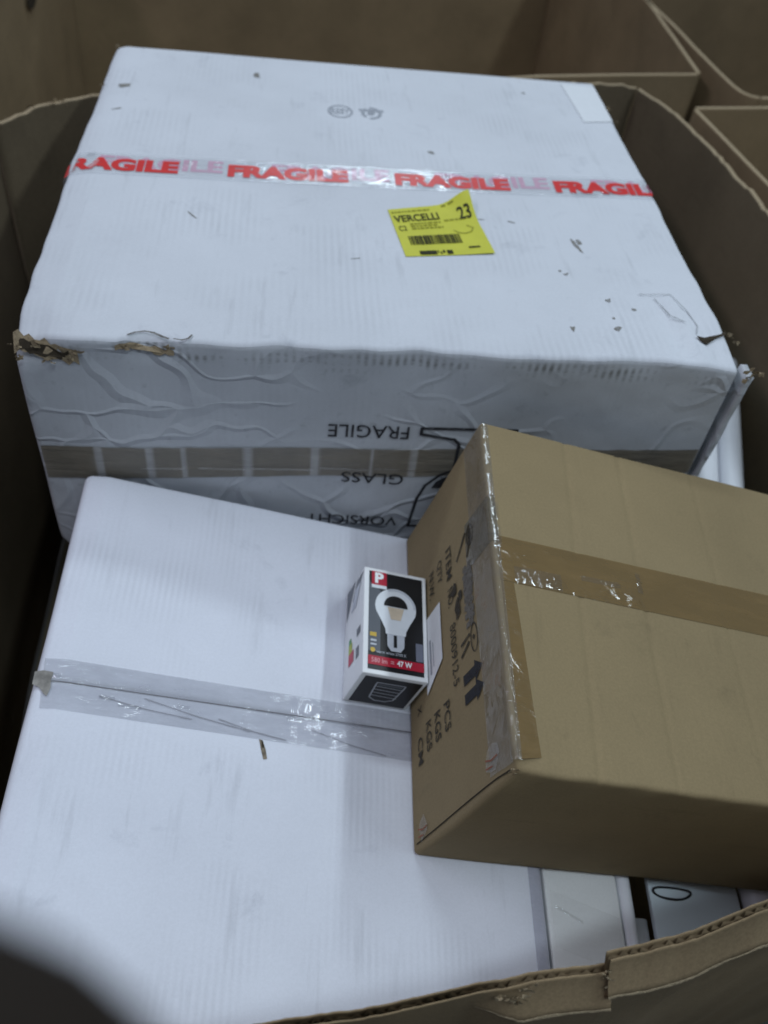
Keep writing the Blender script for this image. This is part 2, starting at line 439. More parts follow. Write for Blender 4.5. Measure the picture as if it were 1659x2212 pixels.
# ------------------------------------------------------------------ bins
def wall_panel(name, path, z0, t, parent, mat, nz=10, jag=0.0, bow=0.0, seed=0, step=0.012, lean=0.0, tops=M_torn):
    """path: [(x,y,zrim)], outside is to the right of the travel direction; ragged rim; own thickness"""
    rnd = random.Random(seed)
    pts = []
    for a, b in zip(path, path[1:]):
        L = math.hypot(b[0] - a[0], b[1] - a[1]); n = max(1, int(L / step))
        for i in range(n): pts.append([a[q] + (b[q] - a[q]) * i / n for q in range(3)])
    pts.append(list(path[-1]))
    S = len(pts); V = []; Fc = []; mi = []
    rows = [0, 0.004, 0.012, 0.03, 0.07, 0.14, 0.25, 0.4, 0.6, 0.8, 1.0]
    jz = []
    for i in range(S):
        s = i * step
        j = jag * (noise.noise(Vector((s * 18, seed, 0))) * 0.9 + noise.noise(Vector((s * 70, seed, 3))) * 0.6)
        jz.append(j)
    def nrm(i):
        a = pts[max(i - 1, 0)]; b = pts[min(i + 1, S - 1)]
        d = Vector((b[0] - a[0], b[1] - a[1], 0)).normalized(); return Vector((d.y, -d.x, 0))
    def off(i, f, side):
        u = i / (S - 1)
        w = bow * math.sin(math.pi * u) * (1 - f) + lean * (1 - f)
        w += 0.006 * noise.noise(Vector((u * 5, f * 4, seed)))
        return w
    for side in (0, 1):
        for i in range(S):
            n = nrm(i); x, y, zr = pts[i]; zr += jz[i]
            for f in rows:
                z = zr + (z0 - zr) * f
                V.append(Vector((x, y, z)) + n * (off(i, f, side) + (t if side else 0)))
    R = len(rows)
    for side in (0, 1):
        for i in range(S - 1):
            for k in range(R - 1):
                a = side * S * R + i * R + k
                q = [a, a + 1, a + R + 1, a + R]
                Fc.append(q if side == 0 else q[::-1]); mi.append(0)
    for i in range(S - 1):
        a = i * R; b = S * R + i * R
        Fc.append([a, a + R, b + R, b]); mi.append(1)
        Fc.append([a + R - 1, b + R - 1, b + R + R - 1, a + R + R - 1]); mi.append(0)
    for i in (0, S - 1):
        for k in range(R - 1):
            a = i * R + k; b = S * R + i * R + k
            Fc.append([a, b, b + 1, a + 1] if i == 0 else [a, a + 1, b + 1, b]); mi.append(0)
    o = mesh(name, V, Fc, [mat, tops], parent, True)
    for p, m in zip(o.data.polygons, mi): p.material_index = m
    for p in o.data.polygons: p.use_smooth = (p.material_index == 0 and len(p.vertices) == 4)
    return o

RZ = -0.08
TB = 0.007
bin_main = empty('cardboard_bin', 'large open worn cardboard bin holding the white cartons, rim torn and ragged', 'bin', Matrix.Translation((0.42, 0.2, GZ)))
def kid(o):                                     # keep world placement under an empty that is only translated
    o.matrix_parent_inverse = o.parent.matrix_world.inverted(); return o
bpy.context.view_layer.update()
# back wall (left to right as seen from inside: outside at +y) path runs right -> left so that outside is on its right hand
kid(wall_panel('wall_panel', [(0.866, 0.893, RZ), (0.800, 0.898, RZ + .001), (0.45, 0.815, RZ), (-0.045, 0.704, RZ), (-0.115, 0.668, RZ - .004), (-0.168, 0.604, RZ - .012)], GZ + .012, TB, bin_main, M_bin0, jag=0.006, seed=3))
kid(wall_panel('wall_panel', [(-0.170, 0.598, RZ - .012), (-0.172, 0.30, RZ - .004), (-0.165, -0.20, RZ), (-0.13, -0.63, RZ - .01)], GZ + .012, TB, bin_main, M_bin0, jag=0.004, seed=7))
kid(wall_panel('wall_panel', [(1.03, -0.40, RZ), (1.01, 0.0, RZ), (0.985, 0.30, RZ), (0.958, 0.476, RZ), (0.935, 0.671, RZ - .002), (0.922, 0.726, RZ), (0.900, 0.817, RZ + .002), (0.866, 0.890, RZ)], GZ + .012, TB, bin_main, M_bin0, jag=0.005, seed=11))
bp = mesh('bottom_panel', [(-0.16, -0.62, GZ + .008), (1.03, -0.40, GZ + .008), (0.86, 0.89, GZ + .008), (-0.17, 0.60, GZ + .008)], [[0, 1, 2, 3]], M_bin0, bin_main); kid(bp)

# front wall: outer sheet, wavy core and inner sheet, torn rim with a step and a bent-out collar
FR = [(-0.13, -0.635, -.115), (0.10, -0.590, -.105), (0.247, -0.5600, -.080), (0.323, -0.5530, -.080), (0.383, -0.5430, -.080), (0.404, -0.5410, -.079), (0.4200, -0.5375, -.080), (0.4765, -0.5330, -.080)]
FR2 = [(0.4700, -0.5305, -.066), (0.4985, -0.5256, -.066), (0.5319, -0.5195, -.066), (0.5533, -0.5129, -.064), (0.5896, -0.5020, -.064), (0.70, -0.472, -.066), (1.03, -0.40, -.07)]
def front_wall(path, collar, seed):
    path = [(x + .001, y - .0056, z) for x, y, z in path]
    pts = []
    for a, b in zip(path, path[1:]):
        L = math.hypot(b[0] - a[0], b[1] - a[1]); n = max(1, int(L / .0035))
        for i in range(n): pts.append([a[q] + (b[q] - a[q]) * i / n for q in range(3)])
    pts.append(list(path[-1])); S = len(pts); T = 0.0054
    def nr(i):
        a = pts[max(i - 4, 0)]; b = pts[min(i + 4, S - 1)]
        d = Vector((b[0] - a[0], b[1] - a[1], 0)).normalized(); return Vector((d.y, -d.x, 0))
    def prof(i):
        x = pts[i][0]
        c = collar(x) * (1 + .35 * noise.noise(Vector((x * 19, seed, 4)))); w = 0.005 * noise.noise(Vector((x * 14, seed, 0)))
        rg = 0.0036 * noise.noise(Vector((x * 27, seed, 6))) + 0.0026 * noise.noise(Vector((x * 70, seed, 1))) + 0.0020 * noise.noise(Vector((x * 190, seed, 2)))
        return c, w, rg
    def sheet(inner):
        V = []; Fc = []
        rows = [(0, 0), (.003, .0007), (.010, .004), (.018, .0085), (.024, .0125), (.0275, .0150), (.031, .0135), (.037, .0125), (.10, .013), (.25, .014), (.50, .010), (.765, .0)]
        for i in range(S):
            n = nr(i); c, w, rg = prof(i); x, y, z = pts[i]
            if inner: rg += -0.001 + 0.0015 * noise.noise(Vector((x * 120, seed, 5)))
            for d, of in rows:
                zz = max(z + rg - d, GZ + .012)
                V.append(Vector((x, y, zz)) + n * (of * c + w * min(1, d * 20) + (-T if inner else 0)))
        R = len(rows)
        # give each sheet its own thickness of about a millimetre
        nV = len(V)
        th = 0.0009
        for i in range(S):
            n = nr(i)
            for k in range(R): V.append(V[i * R + k] - n * th)
        for i in range(S - 1):
            for k in range(R - 1):
                a = i * R + k
                Fc.append([a, a + 1, a + R + 1, a + R]); b = a + nV
                Fc.append([b, b + R, b + R + 1, b + 1])
            a = i * R; Fc.append([a, a + R, a + R + nV, a + nV])
        return V, Fc
    V, Fc = sheet(False); o = mesh('wall_panel', V, Fc, M_bin, bin_main, True); kid(o)
    V, Fc = sheet(True); o = mesh('inner_liner', V, Fc, M_bin, bin_main, True); kid(o)
    # core
    V = []; Fc = []; s = 0; px = None
    for i in range(S):
        n = nr(i); c, w, rg = prof(i); x, y, z = pts[i]
        if px is not None: s += math.hypot(x - px[0], y - px[1])
        px = (x, y)
        ph = math.sin(s * 2 * math.pi / 0.0066)
        o_ = -T / 2 - .0003 + ph * (T / 2 - .0009)
        for d, of in ((0.0016, 0), (.010, .004), (.024, .012)):
            V.append(Vector((x, y, z + rg - d)) + n * (of * c + w * min(1, d * 20) + o_))
    for i in range(S - 1):
        for k in range(2):
            a = i * 3 + k; Fc.append([a, a + 1, a + 4, a + 3])
    o = mesh('corrugated_core', V, Fc, M_core, bin_main, True); kid(o)
    # paper worn pale along the crease
    V = []; Fc = []
    for i in range(S):
        n = nr(i); c, w, rg = prof(i); x, y, z = pts[i]
        if c < .05: continue
        wd = max(0.0002, 0.0010 + 0.0011 * noise.noise(Vector((x * 45, seed, 8))))
        for d, of in ((.0275 - wd, .0154 - wd * .9), (.0275, .0158), (.0275 + wd, .0154 - wd * .3)):
            V.append(Vector((x, y, z + rg - d)) + n * (of * c + w * min(1, d * 20) + .0003))
    for i in range(len(V) // 3 - 1):
        for k in range(2): Fc.append([i * 3 + k, i * 3 + k + 1, i * 3 + k + 4, i * 3 + k + 3])
    o = mesh('worn_crease', V, Fc, M_torn, bin_main, True); kid(o)
front_wall(FR, lambda x: max(0, min(1, (x - 0.385) / 0.03)), 1)
front_wall(FR2, lambda x: 1.0, 2)

# torn paper at the notch, at the step and along the crease
def shreds(name, centers, parent, mat, seed, size=0.006):
    """small crumpled flakes of torn liner paper"""
    rnd = random.Random(seed); V = []; Fc = []
    for c in centers:
        for _ in range(3):
            p = Vector(c) + Vector((rnd.uniform(-1, 1) * size * .9, rnd.uniform(-.25, .25) * size, rnd.uniform(-.5, .3) * size))
            a = Vector((rnd.uniform(.4, 1), rnd.uniform(-.3, .3), rnd.uniform(-.4, .4))).normalized() * size * rnd.uniform(.30, .60)
            b = Vector((rnd.uniform(-.4, .4), rnd.uniform(-.5, .2), rnd.uniform(.3, 1))).normalized() * size * rnd.uniform(.18, .42)
            nn = a.cross(b).normalized() * size * .18; k = len(V)
            for j in range(3):
                for i in range(4):
                    q = p + a * (i / 1.5 - 1) + b * (j - 1) + nn * rnd.uniform(-1, 1)
                    if j != 1 or i in (0, 3): q += (a * rnd.uniform(-.35, .35) + b * rnd.uniform(-.45, .45))
                    V.append(q)
            for j in range(2):
                for i in range(3): Fc.append([k + j * 4 + i, k + j * 4 + i + 1, k + j * 4 + i + 5, k + j * 4 + i + 4])
    o = mesh(name, V, Fc, mat, parent, True); o['kind'] = 'stuff'; return o
kid(shreds('torn_paper', [(a_, b_ - .0066, c_) for a_, b_, c_ in [(0.402, -.5445, -.079), (0.408, -.546, -.084), (0.413, -.544, -.078), (0.417, -.541, -.074)]], bin_main, M_torn, 3, 0.0062))
kid(shreds('torn_paper', [(a_, b_ - .0066, c_) for a_, b_, c_ in [(0.470, -.534, -.073), (0.4715, -.536, -.080), (0.472, -.538, -.086)]], bin_main, M_torn, 5, 0.004))
kid(shreds('torn_paper', [(a_, b_ - .0066, c_) for a_, b_, c_ in [(0.262, -.562, -.078), (0.30, -.558, -.080)]], bin_main, M_torn, 9, 0.0045))
kid(shreds('torn_paper', [(-0.10, .676, -.085), (-0.125, .662, -.088), (-0.150, .635, -.090), (-0.165, .607, -.094), (-0.09, .683, -.083)], bin_main, M_torn, 12, 0.010))
# vertical fold line on the outside of the front wall
sl = mesh('fold_line', [(0.4030, -0.5470, -.088), (0.4060, -0.5466, -.088), (0.4045, -0.556, -.30), (0.3995, -0.557, -.30)], [[0, 1, 2, 3]], M_gap_dark, bin_main); kid(sl)

# neighbouring bins
b1 = empty('cardboard_bin', 'deep empty cardboard bin right behind the worn one, its rim straight and square cornered', 'bin', Matrix.Translation((0.35, 1.35, GZ)))
b2 = empty('cardboard_bin', 'cardboard bin with a rounded corner beside the deep empty bin', 'bin', Matrix.Translation((1.6, 1.4, GZ)))
b3 = empty('cardboard_bin', 'cardboard bin next to the tall side wall of the worn bin, pale rim edges', 'bin', Matrix.Translation((1.5, 0.4, GZ)))
bpy.context.view_layer.update()
Z = GZ + .012
kid(wall_panel('wall_panel', [(-0.305, 0.655, RZ - .05), (0.15, 0.805, RZ - .045), (0.60, 0.900, RZ - .004), (0.693, 0.921, RZ), (1.007, 0.987, RZ)], Z, TB, b1, M_bin, seed=21))
kid(wall_panel('wall_panel', [(1.009, 0.990, RZ), (1.011, 1.165, RZ), (1.011, 1.376, RZ), (0.965, 2.02, RZ)], Z, TB, b1, M_bin, seed=22))
kid(wall_panel('wall_panel', [(1.00, 2.018, RZ + .10), (0.35, 1.875, RZ + .10), (-0.31, 1.690, RZ + .10)], Z, TB, b1, M_bin, seed=23))
kid(wall_panel('wall_panel', [(-0.275, 1.705, RZ + .05), (-0.285, 1.2, RZ), (-0.290, 0.667, RZ - .05)], Z, TB, b1, M_bin, seed=24))
o = mesh('bottom_panel', [(-0.28, 0.67, GZ + .008), (1.0, 0.98, GZ + .008), (0.96, 2.0, GZ + .008), (-0.27, 1.7, GZ + .008)], [[0, 1, 2, 3]], M_bin, b1); kid(o)
# hand hole of the bin behind, its shade painted as a dark disc
hx = -0.2775
o = mesh('hand_hole_shade', [(hx, 1.345 + .042 * math.cos(a), -0.165 + .020 * math.sin(a)) for a in [2 * math.pi * i / 16 for i in range(16)]], [list(range(16))], M_gap_dark, b1); kid(o)

kid(wall_panel('wall_panel', [(1.098, 0.8985, RZ), (1.45, 0.955, RZ), (1.9, 1.03, RZ)], Z, TB, b2, M_bin, seed=31))
kid(wall_panel('wall_panel', [(0.975, 1.95, RZ), (1.022, 1.378, RZ), (1.047, 1.125, RZ), (1.070, 0.940, RZ), (1.076, 0.918, RZ), (1.086, 0.905, RZ), (1.103, 0.899, RZ)], Z, TB, b2, M_bin, seed=32, step=0.008))
kid(wall_panel('wall_panel', [(1.95, 1.05, RZ), (1.85, 2.1, RZ)], Z, TB, b2, M_bin, seed=33))
kid(wall_panel('wall_panel', [(1.85, 2.12, RZ), (0.98, 1.97, RZ)], Z, TB, b2, M_bin, seed=34))

kid(wall_panel('wall_panel', [(1.8, 0.985, RZ), (1.098, 0.853, RZ), (0.958, 0.826, RZ)], Z, TB, b3, M_bin, seed=41))
kid(wall_panel('wall_panel', [(0.958, 0.822, RZ), (0.995, 0.567, RZ), (1.055, 0.1, RZ), (1.09, -0.2, RZ)], Z, TB, b3, M_bin, seed=42))
kid(wall_panel('wall_panel', [(1.90, 0.0, RZ), (1.8, 0.98, RZ)], Z, TB, b3, M_bin, seed=43))
kid(wall_panel('wall_panel', [(1.09, -0.21, RZ), (1.90, -0.03, RZ)], Z, TB, b3, M_bin, seed=44))
# something brown fills the third bin to within a hand of the rim
o = tag(mesh('carton', [(1.08, 0.0, -.42), (1.78, 0.05, -.42), (1.74, 0.93, -.42), (1.02, 0.79, -.42), (1.08, 0.0, GZ + .02), (1.78, 0.05, GZ + .02), (1.74, 0.93, GZ + .02), (1.02, 0.79, GZ + .02)],
     [[0, 1, 2, 3], [4, 7, 6, 5], [0, 4, 5, 1], [1, 5, 6, 2], [2, 6, 7, 3], [3, 7, 4, 0]], M_kraft), 'plain brown carton deep inside the bin with pale rim edges', 'carton')

# ------------------------------------------------------------------ big white carton
BW, BD, BH = 0.72, 0.696, 0.320
big = empty('white_carton', 'big worn white carton with red FRAGILE tape and yellow label', 'carton', Matrix.Translation((0, 0, -BH)))
SEAM = 0.352
def smooth(e0, e1, x):
    t = min(1, max(0, (x - e0) / (e1 - e0))); return t * t * (3 - 2 * t)
def top_z(x, y):
    """undulation of the lid"""
    h = 0.0016 * noise.noise(Vector((x * 5, y * 5, 4.0)))
    h -= 0.0025 * math.sin(math.pi * min(1, max(0, x / BW))) * math.sin(math.pi * min(1, max(0, y / BD)))
    h -= 0.006 * max(0, 1 - x / (0.012 + 0.020 * smooth(.62, .1, y)))
    # crushed corners
    d = math.hypot(x, y); h -= 0.010 * (1 - smooth(0.0, 0.075, d))
    d = math.hypot(x - 0.12, y); h -= 0.006 * (1 - smooth(0.0, 0.045, d))
    d = math.hypot(x - BW, y); h -= 0.006 * (1 - smooth(0.0, 0.07, d))
    # wrinkled fold near the front right corner
    a = x - (0.672 + 0.10 * (0.09 - y) * 1.2)
    w = smooth(0.135, 0.10, y) * smooth(0.0, 0.02, y)
    h += 0.0045 * w * math.exp(-(a / 0.006) ** 2) - 0.003 * w * math.exp(-((a - 0.015) / 0.008) ** 2) - 0.003 * w * math.exp(-((a + 0.014) / 0.008) ** 2)
    # front left edge wrinkle arc
    r = math.hypot(x - 0.126, (y + .010) * 1.0)
    h += 0.003 * math.exp(-((r - 0.024) / 0.006) ** 2)
    return h
def big_def(p):
    x, y, z = p
    top = smooth(BH - .05, BH, z)
    zz = z + top_z(x, y) * top
    if abs(y - SEAM) < 0.0008 and z > BH - .002: zz -= 0.003
    # crumpled front face, ragged upper front edge, slightly bulging walls
    fr = 1 - smooth(0, 0.05, y)
    yy = y + fr * (0.004 * noise.noise(Vector((x * 9, z * 9, 2))) - 0.004 * math.sin(math.pi * z / BH))
    edge = fr * smooth(BH - .03, BH, z)
    yy += edge * (0.003 * noise.noise(Vector((x * 22, 7, 1))) + 0.012 * (1 - smooth(0.0, 0.06, x)) + 0.008 * (1 - smooth(0, .03, abs(x - .125))))
    zz += edge * 0.002 * noise.noise(Vector((x * 30, 1, 9)))
    xx = x + 0.002 * noise.noise(Vector((y * 7, z * 7, 5))) * (1 if x > BW * .5 else -1) + (0.0014 * noise.noise(Vector((y * 30, 2, 5))) * top)
    if x < .02: xx -= 0.004 * math.sin(math.pi * y / BD)
    # bottom corner tucks in
    xx += 0.02 * (1 - smooth(0, .03, z)) * (1 - smooth(0, .06, x)) * fr
    return Vector((xx, yy, zz))
def big_split(c):
    if c.z > BH - .0021: return 'far' if c.y > SEAM else 'near'
    return 'body'
geo = rounded_box((BW, BD, BH), 0.007, (72, 66, 24), big_def, big_split, ((.0285, .0315, .0345), (SEAM - .002, SEAM, SEAM + .002), ()))
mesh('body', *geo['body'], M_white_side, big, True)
mesh('lid_flap', *geo['near'], M_white_top, big, True)
mesh('lid_flap', *geo['far'], M_white_top, big, True)

def on_top(eps):
    return lambda x, y: Vector((x, y, BH + top_z(x, y) + eps))
# FRAGILE tape: older faded layer below, newer one above
def tape_y(x): return 0.0205 / 0.72 * x
def tape_map(eps):
    def f(x, y):
        yy = y + tape_y(x)
        if x < -0.001: return Vector((-0.0035 - eps - (0.004 * math.sin(math.pi * yy / BD)), yy, BH + top_z(0, yy) - .004 + (x + 0.001)))
        if x > BW - .002: return Vector((BW + .0022 + eps, yy, BH - .003 - (x - BW + .002)))
        return Vector((x, yy, BH + top_z(x, yy) + eps + .0018 * max(0, 1 - x / .03)))
    return f
tp = strip('fragile_tape', (-0.045, 0.320), (BW + .05, 0.366), 120, 4, tape_map(0.0005), M_clear, big)
for k in range(4):
    s = -0.0225 + 0.2043 * k + 0.052
    text('faded_lettering', 'FRAGILE', (s, 0.3285, s + 0.146, 0.3585), tape_map(0.0007), M_pink, tp, 0.035)
t2 = strip('fragile_tape', (-0.045, 0.312), (BW + .05, 0.361), 120, 4, tape_map(0.0010), M_clear, big)
for k in range(4):
    s = -0.0225 + 0.2043 * k
    text('lettering', 'FRAGILE', (s, 0.3205, s + 0.146, 0.3510), tape_map(0.0013), M_red, t2, 0.055)

for k_, (a_, b_, w_, h_) in enumerate(((.268, .322, .030, .012), (.300, .338, .020, .014), (.610, .312, .034, .010), (.650, .316, .016, .010), (.014, .352, .010, .010))):
    crumple(a_, b_, a_ + w_, b_ + h_, .0022, .0007, tape_map(.0016), M_film, t2, 50 + k_)
# yellow shipping label with a lifted corner
LQ = [(0.386, 0.171), (0.489, 0.186), (0.474, 0.300), (0.372, 0.272)]
def lab(eps):
    def f(u, v):
        a, b, c, d = LQ
        x = (a[0] * (1 - u) + b[0] * u) * (1 - v) + (d[0] * (1 - u) + c[0] * u) * v
        y = (a[1] * (1 - u) + b[1] * u) * (1 - v) + (d[1] * (1 - u) + c[1] * u) * v
        l = smooth(0.45, 1.0, u) * smooth(0.40, 1.0, v)
        z = 0.014 * l * l + 0.0012 * smooth(.55, 1, u) * (1 - smooth(0, .5, v))
        z += 0.0022 * l * math.sin(u * 9 + v * 5)
        return Vector((x - 0.004 * l, y + .002 * l, BH + top_z(x, y) + eps + 0.0008 + z))
    return f
yl = strip('shipping_label', (0, 0), (1, 1), 16, 16, lab(0), M_yellow, big)
yl['label'] = 'yellow shipping label with barcode and one lifted corner'
text('lettering', 'VERCELLI', (0.03, 0.70, 0.56, 0.845), lab(.0006), M_label_ink, yl, 0.022)
text('lettering', '23', (0.80, 0.66, 0.955, 0.84), lab(.0008), M_label_ink, yl, 0.02)
text('lettering', 'C2', (0.045, 0.52, 0.135, 0.62), lab(.0006), M_label_ink, yl, 0.005)
rnd = random.Random(4)
fl_ = []
for (yy, x0, x1) in ((0.905, 0.03, 0.48), (0.635, 0.19, 0.55), (0.585, 0.19, 0.50), (0.535, 0.19, 0.56), (0.655, 0.60, 0.86)):
    x = x0
    while x < x1:
        w = rnd.uniform(.018, .06); fl_.append(rect(x, yy, min(x + w, x1), yy + .026)); x += w + .012
sp_ = polys('small_print', fl_, lab(.0007), M_label_faint, yl); sp_['kind'] = 'stuff'
fl_ = band([(0.66, .47), (.70, .42), (.78, .40), (.86, .43), (.90, .50), (.84, .55)], .012) + [rect(.64, .93, .70, .965), rect(.73, .93, .80, .965)]
for q_ in (fl_[:-2], fl_[-2:-1], fl_[-1:]): polys('small_print', q_, lab(.0007), M_label_faint, yl)
bars = []; x = 0.11
while x < 0.70:
    w = rnd.choice((.006, .006, .010, .016)); 
    if 0.24 < x < 0.33 or .54 < x < .61: w = rnd.choice((.016, .022))
    bars.append(rect(x, 0.22, x + w, 0.40)); x += w + rnd.choice((.004, .006, .010))
polys('barcode', bars, lab(.0006), M_label_ink, yl)
polys('print_bar', [rect(0.17, 0.02, 0.36, 0.095), rect(.37, .05, .385, .095), rect(.40, .02, .415, .07), rect(.43, .045, .455, .095), rect(.475, .02, .54, .095)], lab(.0006), M_label_ink, yl)
polys('print_bar', [rect(0.74, 0.115, 0.87, 0.145)], lab(.0006), M_label_ink, yl)

# grey round stamps
st = polys('round_stamp', ring(0.323, 0.530, 0.0175, 0.0195, 0.0030), on_top(.0006), M_grey_stamp, big)
text('lettering', 'RESY', (0.310, 0.522, 0.336, 0.539), on_top(.0007), M_grey_stamp, st, 0.02)
g = ring(0.366, 0.531, 0.0145, 0.0180, 0.0045, 14)
polys('round_stamp', [q for i, q in enumerate(g) if i % 5 != 4] + [rect(0.349, .536, .383, .542), blob(.366, .529, .006, .007, 0, 7, 3)], on_top(.0006), M_grey_stamp, big)
# white sticker over the far corner
strip('blank_sticker', [(0.672, 0.548), (0.7165, 0.556), (0.716, 0.676), (0.664, 0.680)], None, 8, 12, on_top(.0008), M_sticker, big)

# scuffs and holes rubbed through the white paper
sc = [blob(0.206, 0.626, .006, .007, .5, 9, 1, .5), blob(0.030, 0.560, .0055, .0085, -.3, 8, 2, .5), blob(0.031, 0.487, .008, .0018, .5, 7, 3), blob(0.440, 0.4285, .006, .0035, -.6, 9, 4, .5),
      blob(0.590, 0.213, .0022, .013, .25, 10, 5, .4), blob(0.594, 0.222, .003, .006, .25, 8, 6), blob(0.602, 0.103, .0036, .0048, -.6, 8, 7, .5), blob(0.551, 0.049, .003, .004, 0, 8, 8, .5),
      blob(0.565, 0.152, .0045, .002, .5, 8, 9, .5), blob(0.559, 0.158, .002, .002, 0, 6, 10), blob(0.627, 0.088, .003, .002, 0, 6, 11), blob(0.6, 0.07, .002, .002, 0, 6, 12), blob(0.148, 0.232, .011, .0012, -.9, 8, 13),
      blob(0.598, 0.634, .003, .003, 0, 7, 14), blob(0.480, 0.262, .007, .001, .1, 7, 15), blob(0.52, 0.26, .006, .0012, -.4, 7, 16), blob(0.33, 0.163, .007, .001, .2, 7, 18), blob(0.60, 0.052, .005, .003, .4, 7, 19, .5)]
M_scuff = ink('scuff', (0.21, 0.20, 0.18), 0.95)
for b_ in sc: poly('scuff_mark', b_, on_top(.0005), M_scuff, big)

# printed front face (the carton stands on its head: the writing is upside down)
def front_y(x, z):
    return big_def(Vector((x, 0, z))).y
def on_front(eps):
    return lambda x, z: Vector((x, front_y(min(max(x, 0), BW), z + BH) - eps, z + BH))
def upside(cx, cz, eps):
    f = on_front(eps); return lambda a, b: f(cx - a, cz - b)
text('lettering', 'FRAGILE', (0, -0.0085, 0.086, 0.0085), upside(0.388, -0.1035, .0012), M_ink, big, 0.004)
text('lettering', 'GLASS', (0, -0.0082, 0.069, 0.0082), upside(0.389, -0.1715, .0012), M_ink, big, 0.004)
text('lettering', 'VORSICHT', (0, -0.0082, 0.106, 0.0082), upside(0.390, -0.2445, .0012), M_ink, big, 0.004)
gx = 0.4525
gl = []
half = [(0.0515, -.0965), (0.0515, -.1045), (0.0145, -.1110), (0.0085, -.1180), (0.0085, -.1560), (0.0235, -.1640), (0.0375, -.1800), (0.0445, -.2030), (0.0485, -.2530), (0, -.2530)]
for s in (-1, 1):
    gl += band([(gx + s * 0, -.0965)] + [(gx + s * a, b) for a, b in half], 0.0036)
gl += [[(gx - .030, -.185), (gx - .026, -.174), (gx - .015, -.1655), (gx + .015, -.1655), (gx + .026, -.174), (gx + .030, -.185)]]
polys('glass_symbol', gl, on_front(.0013), M_ink, big)
# brown tape round the front with paler gaps
m, nd, lk, p = new_mat('old_brown_tape')
tc = nd.new('ShaderNodeTexCoord').outputs['Object']; sp = nd.new('ShaderNodeSeparateXYZ'); lk.new(tc, sp.inputs[0])
base_c = (0.235, 0.205, 0.160); pale_c = (0.47, 0.46, 0.45)
stops = [(0.0, base_c)]
for cx, w in ((0.062, .005), (0.115, .005), (0.150, .003), (0.218, .006), (0.290, .006), (0.352, .002), (0.397, .005)):
    a = cx / BW; w = w / BW
    stops += [(a - w, base_c), (a - w * .5, pale_c), (a + w * .5, pale_c), (a + w, base_c)]
tape_c = ramp(nd, lk, math_n(nd, lk, 'DIVIDE', sp.outputs['X'], BW), stops)
nn = noise_tex(nd, lk, tc, 30, 5, 0.65)
lk.new(mul(nd, lk, tape_c, ramp(nd, lk, nn, [(0.3, (0.75,) * 3), (0.7, (1,) * 3)])), p.inputs['Base Color'])
p.inputs['Roughness'].default_value = 0.28
w2 = noise_tex(nd, lk, tc, 1.0, 5, 0.6, mapscale=(7, 20, 60)); lk.new(bump(nd, lk, w2, 0.5, 0.006), p.inputs['Normal'])
lk.new(ramp(nd, lk, noise_tex(nd, lk, tc, 12, 3), [(0.3, (0.72,) * 3), (0.7, (0.92,) * 3)]), p.inputs['Alpha'])
M_old = m
strip('brown_tape', [(0.004, -0.186), (BW - .004, -0.152), (BW - .004, -0.116), (0.004, -0.139)], None, 120, 5, (lambda x, z: on_front(.0008)(x, z + .0022 * noise.noise(Vector((x * 9, 3, 1))) + .0010 * noise.noise(Vector((x * 60, 3, 2)))) + Vector((0, -.0012 * max(0, noise.noise(Vector((x * 12, z * 40, 7)))), 0))), M_old, big)
for k_, (xa, xb, zc) in enumerate(((.105, .150, -.1650), (.165, .215, -.1640), (.222, .288, -.1625), (.296, .350, -.1590), (.356, .420, -.1560))):
    crumple(xa, zc, xb, zc + .0022, .0022, 0.0, (lambda x, z, k=k_: on_front(.0024)(x, z) + Vector((0, -.0008 * abs(noise.noise(Vector((x * 90, z * 300, k)))), 0))), M_film, big, 97 + k_)
# glossy crease of the tape
# torn front left corner: ragged kraft lips round a patch painted dark for shade
rl = random.Random(8)
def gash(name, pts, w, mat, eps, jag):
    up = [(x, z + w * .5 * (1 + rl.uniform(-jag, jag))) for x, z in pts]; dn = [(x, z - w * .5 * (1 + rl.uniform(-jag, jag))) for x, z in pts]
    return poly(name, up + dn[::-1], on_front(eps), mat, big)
def frange(a, b, n): return [a + (b - a) * i / n for i in range(n + 1)]
gash('torn_edge', [(x, -0.012 - 0.18 * x) for x in frange(0.001, 0.060, 12)], 0.017, M_torn, .0010, .35)
gash('gash_shade', [(x, -0.013 - 0.16 * x) for x in frange(0.006, 0.052, 10)], 0.009, M_gap_dark, .0016, .5)  # dark patch painted for the shade inside the tear
gash('torn_edge', [(x, -0.010 - 0.10 * (x - .1)) for x in frange(0.095, 0.150, 12)], 0.0065, M_torn, .0012, .7)
shreds('torn_paper', [(0.010, -.004, BH - .022), (0.03, -.004, BH - .024), (0.05, -.004, BH - .022), (0.058, -.003, BH - .014), (0.02, 0.0, BH - .010), (.11, 0, BH - .008), (.145, 0, BH - .007), (.002, .0, BH - .012)], big, M_torn, 31, 0.006)
M_tear = ink('tear', (.13, .12, .105), .6)
for ln, w_ in (([(.107, .0085), (.113, .0125), (.122, .0145), (.131, .0120), (.139, .0065), (.146, .0010)], .0019), ([(.151, .0010), (.158, .0006), (.164, .0035), (.167, .0090)], .0020)):
    polys('tear_line', band(ln, w_), on_top(.0016), M_tear, big)
